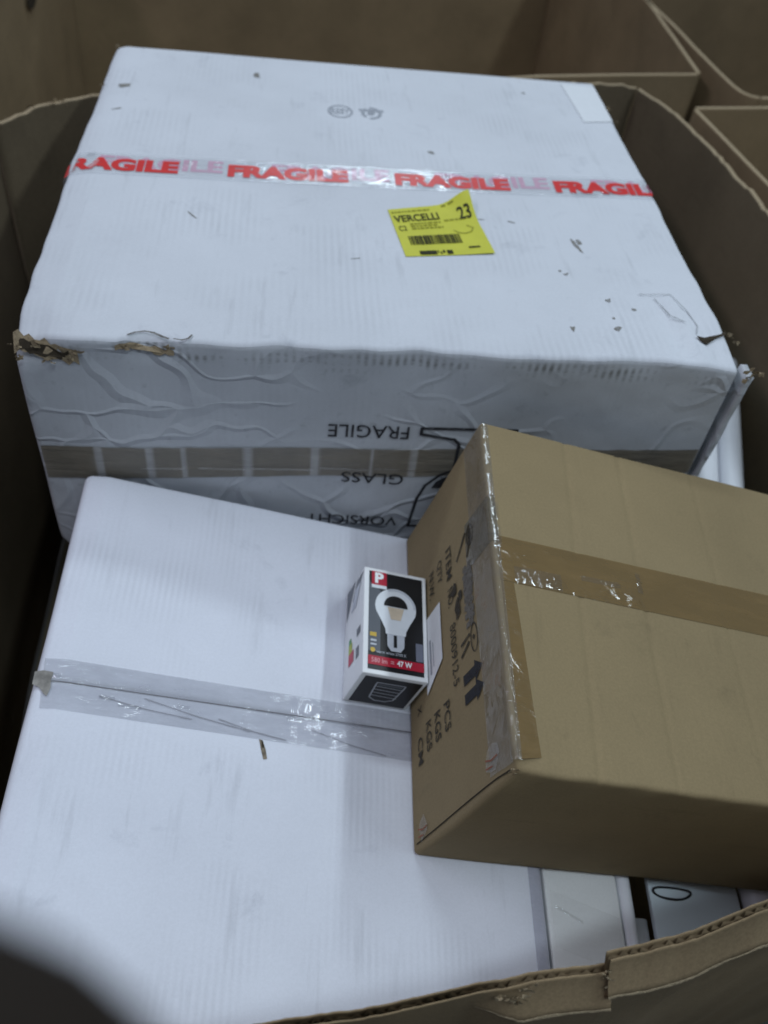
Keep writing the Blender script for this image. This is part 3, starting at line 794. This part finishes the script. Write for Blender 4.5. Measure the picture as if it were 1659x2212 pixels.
# grey lines drawn along creases in the lid near the front right corner, and the slit beside it
M_cr = ink('crease_grey', (.30, .31, .32), .95)  # grey of the drawn crease lines
for ln in ([(0.640, .1165), (.652, .1185), (.665, .1175), (.677, .1195)], [(.677, .119), (.6885, .093), (.692, .066), (.686, .050)], [(.657, .112), (.665, .080), (.676, .062)]):
    polys('crease_line', band(ln, .0011), on_top(.0020), M_cr, big)
poly('slit_shade', [(.682, .0415), (.694, .0465), (.712, .0500), (.719, .0560), (.7185, .0500), (.706, .0440), (.694, .0360), (.686, .0365)], on_top(.0022), M_gap_dark, big)  # dark patch painted for the shade in the opening
# right corner: the side panel has come loose and stands off the front face
def sp_pt(u, v, w):      # u along y, v down, w thickness
    open_ = 0.0050 * (1 - v) 
    return Vector((BW + .0035 + open_ + w, -0.004 + u, BH - 0.013 - v * 0.166))
V = []; Fc = []
nv_, nu_ = 14, 6
for w in (0, .0075):
    for j in range(nv_ + 1):
        for i in range(nu_ + 1):
            q = sp_pt(i / nu_ * .022, j / nv_, w * (1 - .3 * j / nv_)); q.y += -.003 * noise.noise(Vector((j * .5, w * 99, 1))); q.x += .0012 * noise.noise(Vector((j * .6, i * .6, 2)))
            V.append(q)
W_ = nu_ + 1; B_ = (nv_ + 1) * W_
for j in range(nv_):
    for i in range(nu_):
        a = j * W_ + i
        Fc.append([a, a + 1, a + W_ + 1, a + W_]); Fc.append([B_ + a, B_ + a + W_, B_ + a + W_ + 1, B_ + a + 1])
    a = j * W_; Fc.append([a, a + W_, B_ + a + W_, B_ + a])
for i in range(nu_): Fc.append([i, B_ + i, B_ + i + 1, i + 1])
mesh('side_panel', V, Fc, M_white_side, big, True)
shreds('torn_paper', [(BW + .012, -.004, BH - .004), (BW + .017, -.004, BH - .008), (BW + .006, -.003, BH - .003), (BW + .012, -.005, BH - .014), (BW + .010, .04, BH - .001), (BW + .004, .05, BH)], big, M_torn, 77, 0.0062)
shreds('torn_paper', [(BW + .001, .56, BH - .001), (BW + .001, .60, BH), (.003, .555, BH), (.006, .690, BH), (.018, .694, BH)], big, M_torn, 78, 0.005)

# ------------------------------------------------------------------ tilted stack: white carton, brown carton, bulb box
R2 = ((0.9707, 0.0497, 0.2351), (-0.0293, 0.9956, -0.0892), (-0.2385, 0.0797, 0.9679))
C2W, C2D, C2H = 0.4949, 0.5130, 0.22
o2 = Vector((0.0496, -0.0116, -0.165))
Rm = Matrix(R2)
org = o2 - Rm @ Vector((0, C2D, C2H))       # local origin: near left bottom corner
c2 = empty('white_carton', 'clean white carton with clear tape along its lid seam, tilted in the bin', 'carton', frame_matrix(org, R2))
S2 = C2D - 0.24305
def c2_top(x, y):
    return 0.0012 * noise.noise(Vector((x * 5, y * 5, 14.0))) - 0.0018 * math.exp(-((y - S2) / .03) ** 2) - 0.0065 * max(0, 1 - x / .0235) - 0.003 * (1 - smooth(0, .018, C2W - x))
def c2_def(p):
    x, y, z = p
    t = smooth(C2H - .05, C2H, z)
    zz = z + c2_top(x, y) * t
    if abs(y - S2) < 0.0005 and z > C2H - .002: zz -= 0.014
    xx = x + 0.0018 * noise.noise(Vector((y * 6, z * 6, 25))) 
    if x < .03: xx += 0.003 * math.sin(6 * y) * t
    return Vector((xx, y + .0015 * noise.noise(Vector((x * 6, z * 6, 27))), zz))
geo = rounded_box((C2W, C2D, C2H), 0.007, (48, 48, 16), c2_def, lambda c: ('far' if c.y > S2 else 'near') if c.z > C2H - .0021 else 'body', ((.0222, .0235, .0248), (S2 - .0011, S2 - .0004, S2 + .0004, S2 + .0011), ()))
mesh('body', *geo['body'], M_white2, c2, True); mesh('lid_flap', *geo['near'], M_white2, c2, True); mesh('lid_flap', *geo['far'], M_white2, c2, True)
def on_c2(eps): return lambda x, y: Vector((x, y, C2H + c2_top(x, y) + eps))
yv = lambda v: C2D + v                       # photo-side measure: v counted from the far edge
strip('flap_gap_shade', (0.004, S2 - .0006), (C2W - .004, S2 + .0006), 60, 1, on_c2(.0004), M_gap_dark, c2)  # strip coloured dark for the shade between the lid flaps
strip('clear_tape', [(0.012, yv(-.2700)), (C2W - .001, yv(-.2755)), (C2W - .001, yv(-.2250)), (0.006, yv(-.2206))], None, 70, 8, on_c2(.0007), M_clear_grey, c2)
poly('tape_end', [(.0005, yv(-.2345)), (.008, yv(-.2330)), (.0165, yv(-.2345)), (.0160, yv(-.2420)), (.0172, yv(-.2500)), (.0158, yv(-.2585)), (.0125, yv(-.2560)), (.0075, yv(-.2500)), (.001, yv(-.2470))], on_c2(.0013), plain('dirty_tape_end', (.36, .34, .31), .7, .3, .25, 90), c2)
strip('edge_tape', [(C2W - .0165, 0.004), (C2W - .002, 0.004), (C2W - .002, yv(-.004)), (C2W - .0165, yv(-.004))], None, 4, 40, on_c2(.0006), tape_mat('lilac_tape', (.50, .50, .60), .45, .3, .3), c2)
poly('scratch', [(0.2095, yv(-.272)), (.2130, yv(-.273)), (.2165, yv(-.282)), (.2185, yv(-.2905)), (.2150, yv(-.2915)), (.2120, yv(-.282))], on_c2(.0006), plain('bared_kraft', (.30, .25, .19), .9, .1, .3, 200), c2)
poly('scratch', [(0.2115, yv(-.273)), (.2130, yv(-.2735)), (.2150, yv(-.280)), (.2130, yv(-.2805))], on_c2(.0010), M_gap_dark, c2)
for k_, (a_, v_, w_, h_) in enumerate(((.060, -.2545, .014, .004), (.078, -.2600, .020, .004), (.130, -.2530, .012, .004), (.235, -.2495, .016, .0045), (.016, -.2395, .008, .004))):
    crumple(a_, yv(v_), a_ + w_, yv(v_ + h_), .0018, .0006, on_c2(.0012), M_film, c2, 60 + k_)
# tape wrinkles drawn as thin grey lines
M_wr = ink('wrinkle_grey', (.30, .30, .33), .9)
for x0, y0, x1, y1 in ((.06, -.252, .145, -.262), (.10, -.248, .20, -.266), (.17, -.258, .235, -.270), (.26, -.256, .335, -.272)):
    polys('tape_wrinkle', band([(x0, yv(y0)), ((x0 + x1) / 2, yv((y0 + y1) / 2 - .0015)), (x1, yv(y1))], .0010), on_c2(.0012), M_wr, c2)

# off-white narrow carton wedged beside it
c3 = empty('off_white_carton', 'narrow off-white carton wedged between tilted white carton and the tubes', 'carton', frame_matrix(o2 + Rm @ Vector((0.4985, -0.60, -0.19)), R2))
g3 = rounded_box((0.081, 0.36, 0.183), 0.003, (8, 30, 8), lambda p: p + Vector((0, 0, .001 * noise.noise(p * 9))), lambda c: 'lid' if c.z > .182 else 'body')
mesh('body', *g3['body'], M_white3, c3, True); mesh('lid', *g3['lid'], M_white3, c3, True)
strip('clear_tape', [(0.004, .170), (.077, .150), (.077, .200), (.004, .220)], None, 12, 8, lambda x, y: Vector((x, y, .1845)), tape_mat('clear_tape_flat', (.75, .76, .76), .10, .30, .10, (26, 90, 90), .90), c3)
crumple(.008, .2040, .036, .2070, .0022, .0006, lambda x, y: Vector((x, y - (x - .008) * .45, .1850)), M_film, c3, 95)

# ------------------------------------------------------------------ brown carton on top
BX, BY, BZ = 0.46, 0.3573, 0.2117
br = empty('brown_carton', 'brown carton with stamped black print resting on the tilted white carton', 'carton', frame_matrix((0.3823, -0.3841, -0.2795), ((0.9708, 0.0479, 0.2351), (-0.0275, 0.9956, -0.0892), (-0.2384, 0.0802, 0.9679))))
def br_top(x, y):
    h = 0.0012 * noise.noise(Vector((x * 5, y * 5, 31)))
    h -= 0.0011 * math.exp(-((x - 0.150 - .03 * (y - .2)) / .0028) ** 2) + 0.0011 * math.exp(-((x - 0.078 - .06 * (y - .1)) / .0028) ** 2) + 0.0007 * math.exp(-((x - 0.235 - .03 * (y - .1)) / .003) ** 2)
    return h
def br_def(p):
    x, y, z = p; t = smooth(BZ - .04, BZ, z)
    cr = (1 - smooth(0, .03, x)) * (1 - smooth(0, .03, y)) * t
    bul = math.sin(math.pi * min(1, max(0, z / BZ)))
    return Vector((x + .0015 * noise.noise(Vector((y * 8, z * 8, 40))) - .0015 * bul * (1 - smooth(0, .05, x)) * math.sin(math.pi * y / BY) + .004 * cr,
                   y + .002 * noise.noise(Vector((x * 6, z * 6, 41))) - .003 * bul * (1 - smooth(0, .05, y)) + .003 * cr + .0010 * noise.noise(Vector((x * 45, z * 45, 43))) * (1 - smooth(0, .02, y)) * t,
                   z + br_top(x, y) * t - .004 * cr + .0010 * noise.noise(Vector((x * 40, 9, 44))) * (1 - smooth(0, .012, y)) * t))
def br_split(c):
    if c.z > BZ - .0015: return 'lid'
    if c.x < .0015: return 'left'
    return 'body'
geo = rounded_box((BX, BY, BZ), 0.0045, (200, 36, 22), br_def, br_split)
mesh('body', *geo['body'], M_kraft_face, br, True); mesh('lid', *geo['lid'], M_kraft, br, True); mesh('end_panel', *geo['left'], M_kraft_face, br, True)
def on_br(eps): return lambda x, y: Vector((x, y, BZ + br_top(x, y) + eps))
strip('brown_tape', [(0.004, .1705), (BX - .004, .1640), (BX - .004, .2130), (0.004, .2185)], None, 60, 8, on_br(.0006), M_brown_tape, br)
strip('brown_tape', [(0.0045, .0105), (.0235, .0140), (.0165, .1700), (0.0045, .1700)], None, 5, 24, on_br(.0004), M_brown_tape, br)
def on_end(eps):
    return lambda y, z: Vector((br_def(Vector((0, y, z))).x - eps, y, z))
def edge_tape(eps):                          # s<0 on the end panel, s>0 on the lid; wraps the rounded edge
    def f(s, y):
        if s > .0045: return Vector((s, y, BZ + br_top(s, y) + eps))
        if s < -.0045: return Vector((br_def(Vector((0, y, BZ + s))).x - eps, y, BZ + s))
        a = (s + .0045) / .009 * math.pi / 2
        return Vector((.0045 - (.0045 + eps) * math.cos(a), y, BZ - .0045 + (.0045 + eps) * math.sin(a)))
    return f
tp = strip('clear_tape', (-.040, .010), (.0065, BY - .003), 24, 60, edge_tape(.0010), M_clear_kraft, br)
tp2 = strip('brown_tape', (-.052, .2120), (.006, .2640), 24, 10, edge_tape(.0006), tape_mat('olive_tape', (.16, .125, .06), .75, .25, .4), br)
crumple(.018, .1705, .064, .1880, .0021, .0007, on_br(.0010), M_film_b, br, 71)
crumple(.1440, .1860, .1505, .2080, .0019, .0006, on_br(.0010), M_film_b, br, 72)
crumple(.085, .1870, .125, .1925, .0030, .0005, on_br(.0010), M_film_b, br, 73)
for k_, (y0_, y1_) in enumerate(((.335, .352), (.300, .328), (.262, .290), (.236, .256), (.205, .230))):
    crumple(.0005, y0_, .0085 if k_ > 2 else .0055, y1_, .0018, .0007, edge_tape(.0015), M_film, br, 80 + k_)
# stamps on the end panel: reading direction runs towards the near edge
def stamp(eps=.0009):
    f = on_end(eps + .0001); return lambda a, b: f(-a, b)   # a = -y
def ptext(body, y0, y1, z0, z1, mat=M_inkb, bold=.012):
    return text('lettering', body, (-y0, z0, -y1, z1), stamp(), mat, br, bold)
ptext('ITEM', .2640, .2270, .1140, .1265)
ptext('QTY', .2630, .2360, .0910, .1035)
ptext('N.W.', .2620, .2310, .0700, .0825)
ptext('G.W.', .2610, .2310, .0490, .0615)
ptext('NO.', .2160, .1960, .1150, .1270)
ptext('8000912-5', .1760, .1130, .1160, .1285, bold=.004)
ptext('PCS', .1080, .0800, .0915, .1050)
ptext('KGS', .1080, .0795, .0690, .0825)
ptext('KGS', .1080, .0790, .0475, .0605)
ptext('X', .1330, .1230, .0270, .0380); ptext('CM', .1010, .0740, .0245, .0375)
# pictograms
fm = stamp(.0009)
umb = ring(-.2470, .1700, .0120, .0080, .0022, 20) + band([(-.2470, .170), (-.2340, .166), (-.2270, .1615)], .0028) + band([(-.255, .160), (-.242, .146), (-.236, .139)], .0030) + [blob(-.2465, .170, .007, .0045, 0, 9, 2)]
polys('pictogram', umb, fm, M_inkb, br)
cir = ring(-.1400, .1640, .0148, .0072, .0017, 26) + band([(-.1470, .155), (-.1440, .138)], .0030) + band([(-.1400, .153), (-.1330, .137)], .0030) + [blob(-.140, .163, .0025, .002, 0, 7, 5)]
polys('pictogram', cir, fm, M_inkb, br)
def arrow(yc):
    return [[(-yc - .0055, .1370), (-yc + .0045, .1370), (-yc + .0045, .1600), (-yc - .0055, .1600)], [(-yc - .0105, .1600), (-yc + .0095, .1600), (-yc - .0005, .1745)]]
polys('arrow_mark', arrow(.1085), fm, M_ink, br); polys('arrow_mark', arrow(.0905), fm, M_ink, br)
rs = random.Random(6)
sm = []
for row, (za, zb_) in enumerate(((.150, .158), (.161, .169))):
    y = .2200
    while y > .158:
        w = rs.uniform(.003, .007); sm.append(rect(-y, za + rs.uniform(-.001, .001), -y + w, zb_)); y -= w + rs.uniform(.0015, .004)
sm += [blob(-.190, .160, .030, .010, 0, 14, 2, .3)]
polys('smeared_print', sm, stamp(.0008), M_smear, br)
polys('dark_smudge', [blob(-.2080, .1290, .008, .007, .3, 10, 3, .4), blob(-.1830, .1370, .011, .007, -.2, 11, 4, .4), blob(-.195, .142, .005, .004, 0, 8, 5, .4)], stamp(.0011), M_inkb, br)
# white label stuck on the end panel
lb = strip('paper_label', [(-.2140, .0560), (-.1330, .0560), (-.1530, .0965), (-.2155, .0965)], None, 4, 4, stamp(.0012), M_paper_white, br)
polys('small_print', band([(-.185, .0690), (-.150, .0690)], .004), stamp(.0016), M_grey_stamp, lb)
polys('small_print', band([(-.180, .076), (-.155, .076)], .0015), stamp(.0016), M_grey_stamp, lb)
# bits of torn tape with reddish threads at the two near corners
for (y, z) in ((.0230, .1790), (.0150, .0310)):
    t_ = poly('torn_tape', blob(-y, z, .010, .012, .3, 9, int(y * 9999), .3), stamp(.0014), tape_mat('torn_clear', (.50, .47, .43), .22, .2, .5), br)
    polys('red_thread', band([(-y - .002, z - .012), (-y + .001, z - .002), (-y, z + .008)], .0012) + band([(-y + .005, z - .012), (-y + .006, z - .001)], .0012), stamp(.0018), plain('red_thread', (.30, .10, .06), .8), t_)
# dark strip painted for slot shade along the lower near edge of the end panel
polys('flap_gap_shade', band([(-.0062, .012 + .0188 * i_) for i_ in range(11)], .0014), stamp(.0007), M_gap_dark, br)
shreds('torn_paper', [(.001, .003, BZ - .003), (.002, .002, BZ - .006)], br, M_torn, 91, .003)

# ------------------------------------------------------------------ light-bulb box
UW, UL, UD = 0.067, 0.1209, 0.0636
bu = empty('bulb_box', 'small black and white light-bulb box with a bulb picture', 'box', frame_matrix((0.3196, -0.2399, -0.2506), ((0.9703, 0.0573, 0.2351), (-0.0372, 0.9953, -0.0892), (-0.2391, 0.0778, 0.9679))))
geo = rounded_box((UW, UL, UD), 0.0012, (6, 8, 6), lambda p: p, lambda c: 'b')
mesh('body', *geo['b'], M_box_white, bu, True)
fu = lambda e: (lambda a, b: Vector((a * UW, b * UL, UD + e)))          # picture face, 0..1
pf = polys('picture_panel', [rect(.075, .040, .935, .965)], fu(.0003), M_box_black, bu)
polys('grey_patch', [[(.075, .20), (.26, .20), (.26, .78), (.075, .86)]], fu(.0005), M_box_grey, pf)  # plain grey area along the left of the picture panel
lg = polys('red_badge', [rect(.115, .832, .355, .965)], fu(.0007), M_box_red, bu)
polys('badge_foot', [rect(.115, .800, .355, .832)], fu(.0007), M_box_pale, lg)
text('lettering', 'P', (.165, .848, .305, .955), fu(.0010), M_box_white, lg, .045)
# bulb picture
cx, cy, r = .50, .640, .325
ar = UW / UL
def arcp(rx, a0, a1, n=22, oy=0): return [(cx + rx * math.cos(a0 + (a1 - a0) * i / n), cy + oy + rx * ar * math.sin(a0 + (a1 - a0) * i / n)) for i in range(n + 1)]
glass = arcp(r, -.35, math.pi + .35) + [(cx - .225, cy - .145), (cx - .165, cy - .215), (cx - .155, cy - .260), (cx + .155, cy - .260), (cx + .165, cy - .215), (cx + .225, cy - .145)]
bp_ = poly('bulb_picture', glass, fu(.0006), M_box_pale, pf)
poly('bulb_picture', arcp(r, .05, 2.0) + arcp(r * .88, 2.0, .05), fu(.0009), M_box_silver, pf)
poly('bulb_picture', arcp(r * .58, -0.02, math.pi + .02, 20, .005), fu(.0010), M_box_black, pf)
poly('bulb_picture', [(cx - .13, cy - .005), (cx + .13, cy - .005), (cx + .075, cy - .12), (cx - .075, cy - .12)], fu(.0009), M_box_warm, pf)
polys('bulb_picture', [[(cx - .135, cy - .262), (cx + .135, cy - .262), (cx + .130, cy - .37), (cx + .075, cy - .415), (cx - .075, cy - .415), (cx - .130, cy - .37)]], fu(.0008), M_box_silver, pf)
polys('bulb_picture', [rect(cx - .035, cy - .380, cx + .015, cy - .268)], fu(.0011), M_box_black, pf)
polys('picture_icon', [rect(.10, .335, .20, .372)], fu(.0008), M_box_gold, pf); polys('picture_icon', [blob(.145, .212, .040, .022, 0, 10, 3, .1)], fu(.0008), M_box_gold, pf)
for q_ in (rect(.11, .290, .20, .308), rect(.11, .255, .20, .270)): polys('small_print', [q_], fu(.0008), M_box_silver, pf)
text('small_print', 'warm white 2700 K', (.20, .190, .66, .215), fu(.0008), M_box_silver, pf)
polys('picture_icon', [rect(.81, .17, .925, .335)], fu(.0008), plain('printed_slate', (.16, .17, .22), .4), pf)
rb = polys('red_band', [rect(.075, .080, .935, .160)], fu(.0009), M_box_red, bu)
text('lettering', '580 lm', (.125, .100, .365, .142), fu(.0012), plain('printed_pinkish', (.72, .35, .38), .4), rb, .01)
text('lettering', '=', (.42, .108, .47, .132), fu(.0012), plain('printed_pinkish2', (.72, .35, .38), .4), rb, .01)
text('lettering', '47 W', (.515, .096, .745, .146), fu(.0012), M_box_white, rb, .03)
# base end: black with a drawn screw cap
fb_ = lambda e: (lambda a, b: Vector((a * UW, -e, b * UD)))
be = polys('base_panel', [rect(.075, .055, .945, .925)], fb_(.0003), M_box_black, bu)
ic = band([(.30, .78), (.73, .78), (.73, .68), (.70, .28), (.60, .20), (.43, .20), (.33, .28), (.30, .68), (.30, .78)], .022)
for k in range(4): ic += band([(.305, .66 - k * .10), (.725, .64 - k * .10)], .016)
polys('socket_symbol', ic, fb_(.0006), M_box_silver, be)
for q_ in (rect(.33, .69, .70, .745), rect(.42, .175, .61, .205)): polys('socket_symbol', [q_], fb_(.0005), M_box_grey, be)
# left side: grey striped top, energy scale
fs = lambda e: (lambda a, b: Vector((-e, a * UL, b * UD)))
sd = polys('side_print', [[(.995, .10), (.995, .55), (.70, .10), (.63, .10)], [(.97, .62), (.97, .95), (.82, .62), (.82, .40)]], fs(.0003), M_box_grey, bu)
polys('side_print', [[(.90, .55), (.90, .85), (.72, .60), (.72, .35)]], fs(.0005), M_box_silver, bu)
es = polys('energy_scale', [rect(.42, .28, .47, .40)], fs(.0004), M_green, bu)
polys('energy_scale', [rect(.33, .28, .42, .45)], fs(.0004), M_lime, es)
polys('energy_scale', [rect(.22, .28, .33, .54)], fs(.0004), M_rose, es)
polys('side_print', [rect(.40, .68, .47, .86), rect(.20, .66, .30, .80)], fs(.0004), M_box_grey, bu)

# ------------------------------------------------------------------ odds and ends lower in the bin
def tdir(p0, p1, n=6): return [Vector(p0).lerp(Vector(p1), i / n) for i in range(n + 1)]
def white_tube(p0, p1, r, label):
    t = tube('white_tube', tdir(p0, p1), r, M_tube, None, 20)
    return tag(t, label, 'tube')
white_tube((0.958, 0.40, -0.305), (0.790, -0.28, -0.400), .0175, 'smooth white plastic tube lying nearest the bin side wall')
white_tube((0.920, 0.40, -0.305), (0.752, -0.28, -0.400), .0175, 'smooth white plastic tube beside the loose side panel of the big carton')
tag(tube('white_tube', tdir((0.872, 0.34, -0.325), (0.716, -0.25, -0.410)), .0120, M_tube, None, 16), 'thin white tube end peeping out below the big carton corner', 'tube')
def slab(name, u0, u1, v0, v1, h, t, mat, label, cat):
    g = rounded_box((u1 - u0, v1 - v0, t), .0015, (4, 4, 2), lambda p: p, lambda c_: 'b')
    o = mesh(name, *g['b'], mat, None, True); o.matrix_world = frame_matrix(o2 + Rm @ Vector((u0, v0, h - t)), R2)
    return tag(o, label, cat)
slab('white_sheet', 0.632, 0.742, -0.420, -0.20, -0.030, .006, M_panel, 'pale blue-white flat sheet peeping out under the brown carton, cable loop on it', 'sheet')
slab('white_sheet', 0.800, 0.900, -0.375, -0.20, -0.040, .006, M_panel, 'pale flat sheet beyond the short tube under the brown carton', 'sheet')
lp = []
for i in range(29):
    a = 2 * math.pi * i / 28
    lp.append(o2 + Rm @ Vector((0.658 + .022 * math.cos(a) + .003 * math.sin(2 * a), -0.365 + .006 * math.sin(a), -.0285 + .0015 * math.sin(a * 3))))
tag(tube('cable_loop', lp, .0012, M_cable, None, 8, False), 'thin black cable coiled in a loop on the pale sheet', 'cable')
tag(tube('white_tube', [o2 + Rm @ Vector((.770, v, -.036)) for v in (-.395, -.35, -.30, -.22)], .017, M_tube, None, 20), 'short white tube lying between the two pale sheets', 'tube')
tag(tube('white_tube', [o2 + Rm @ Vector((.5900, v, -.016)) for v in (-.47, -.42, -.36, -.30)], .0085, M_tube, None, 16), 'slim white tube pressed against the narrow off-white carton', 'tube')
tag(tube('white_tube', [o2 + Rm @ Vector((.6200, v, -.050)) for v in (-.455, -.43, -.41, -.390)], .0140, M_tube, None, 16), 'stubby white tube between the slim tube and the pale sheet', 'tube')
# cartons underneath that carry the load
def under(x0, y0, x1, y1, z1, label, z0=GZ + .014):
    g = rounded_box((x1 - x0, y1 - y0, z1 - z0), .004, (4, 4, 4), lambda p: p, lambda c_: 'b')
    o = mesh('brown_carton', *g['b'], M_kraft, None, True); o.location = (x0, y0, z0)
    return tag(o, label, 'carton')
under(0.06, 0.03, 0.70, 0.66, -BH - .001, 'plain brown carton underneath the big white carton, in shadow')
under(0.03, -0.44, 0.26, -0.03, -0.445, 'plain brown carton under the high side of the tilted white carton')
under(0.50, -0.42, 0.92, 0.0, -0.525, 'plain brown carton deep in the bin under the pale sheet and tubes')
under(0.74, 0.02, 0.90, 0.50, -0.40, 'plain brown carton low between big white carton and bin wall')

# ------------------------------------------------------------------ added post standing in for the dark fingertip blur, lower left of the view
pc = CC + Vector(CR[0]) * -0.0352 + Vector(CR[1]) * 0.0500 + Vector(CR[2]) * 0.055
top = pc
zs = [0.0235, 0.021, 0.015, 0.007, -0.004, -0.02, -0.2, -0.6, GZ - top.z]
rr = [0.003, 0.011, 0.0185, 0.0228, 0.0245, 0.0245, 0.0245, 0.0245, 0.0245]
tag(tube('blur_stand_in_post', [top + Vector((0, 0, z)) for z in zs], .02, M_stand_in, None, 24, True, rr), 'made-up dark rounded post standing in for the fingertip blur at the lens', 'post')
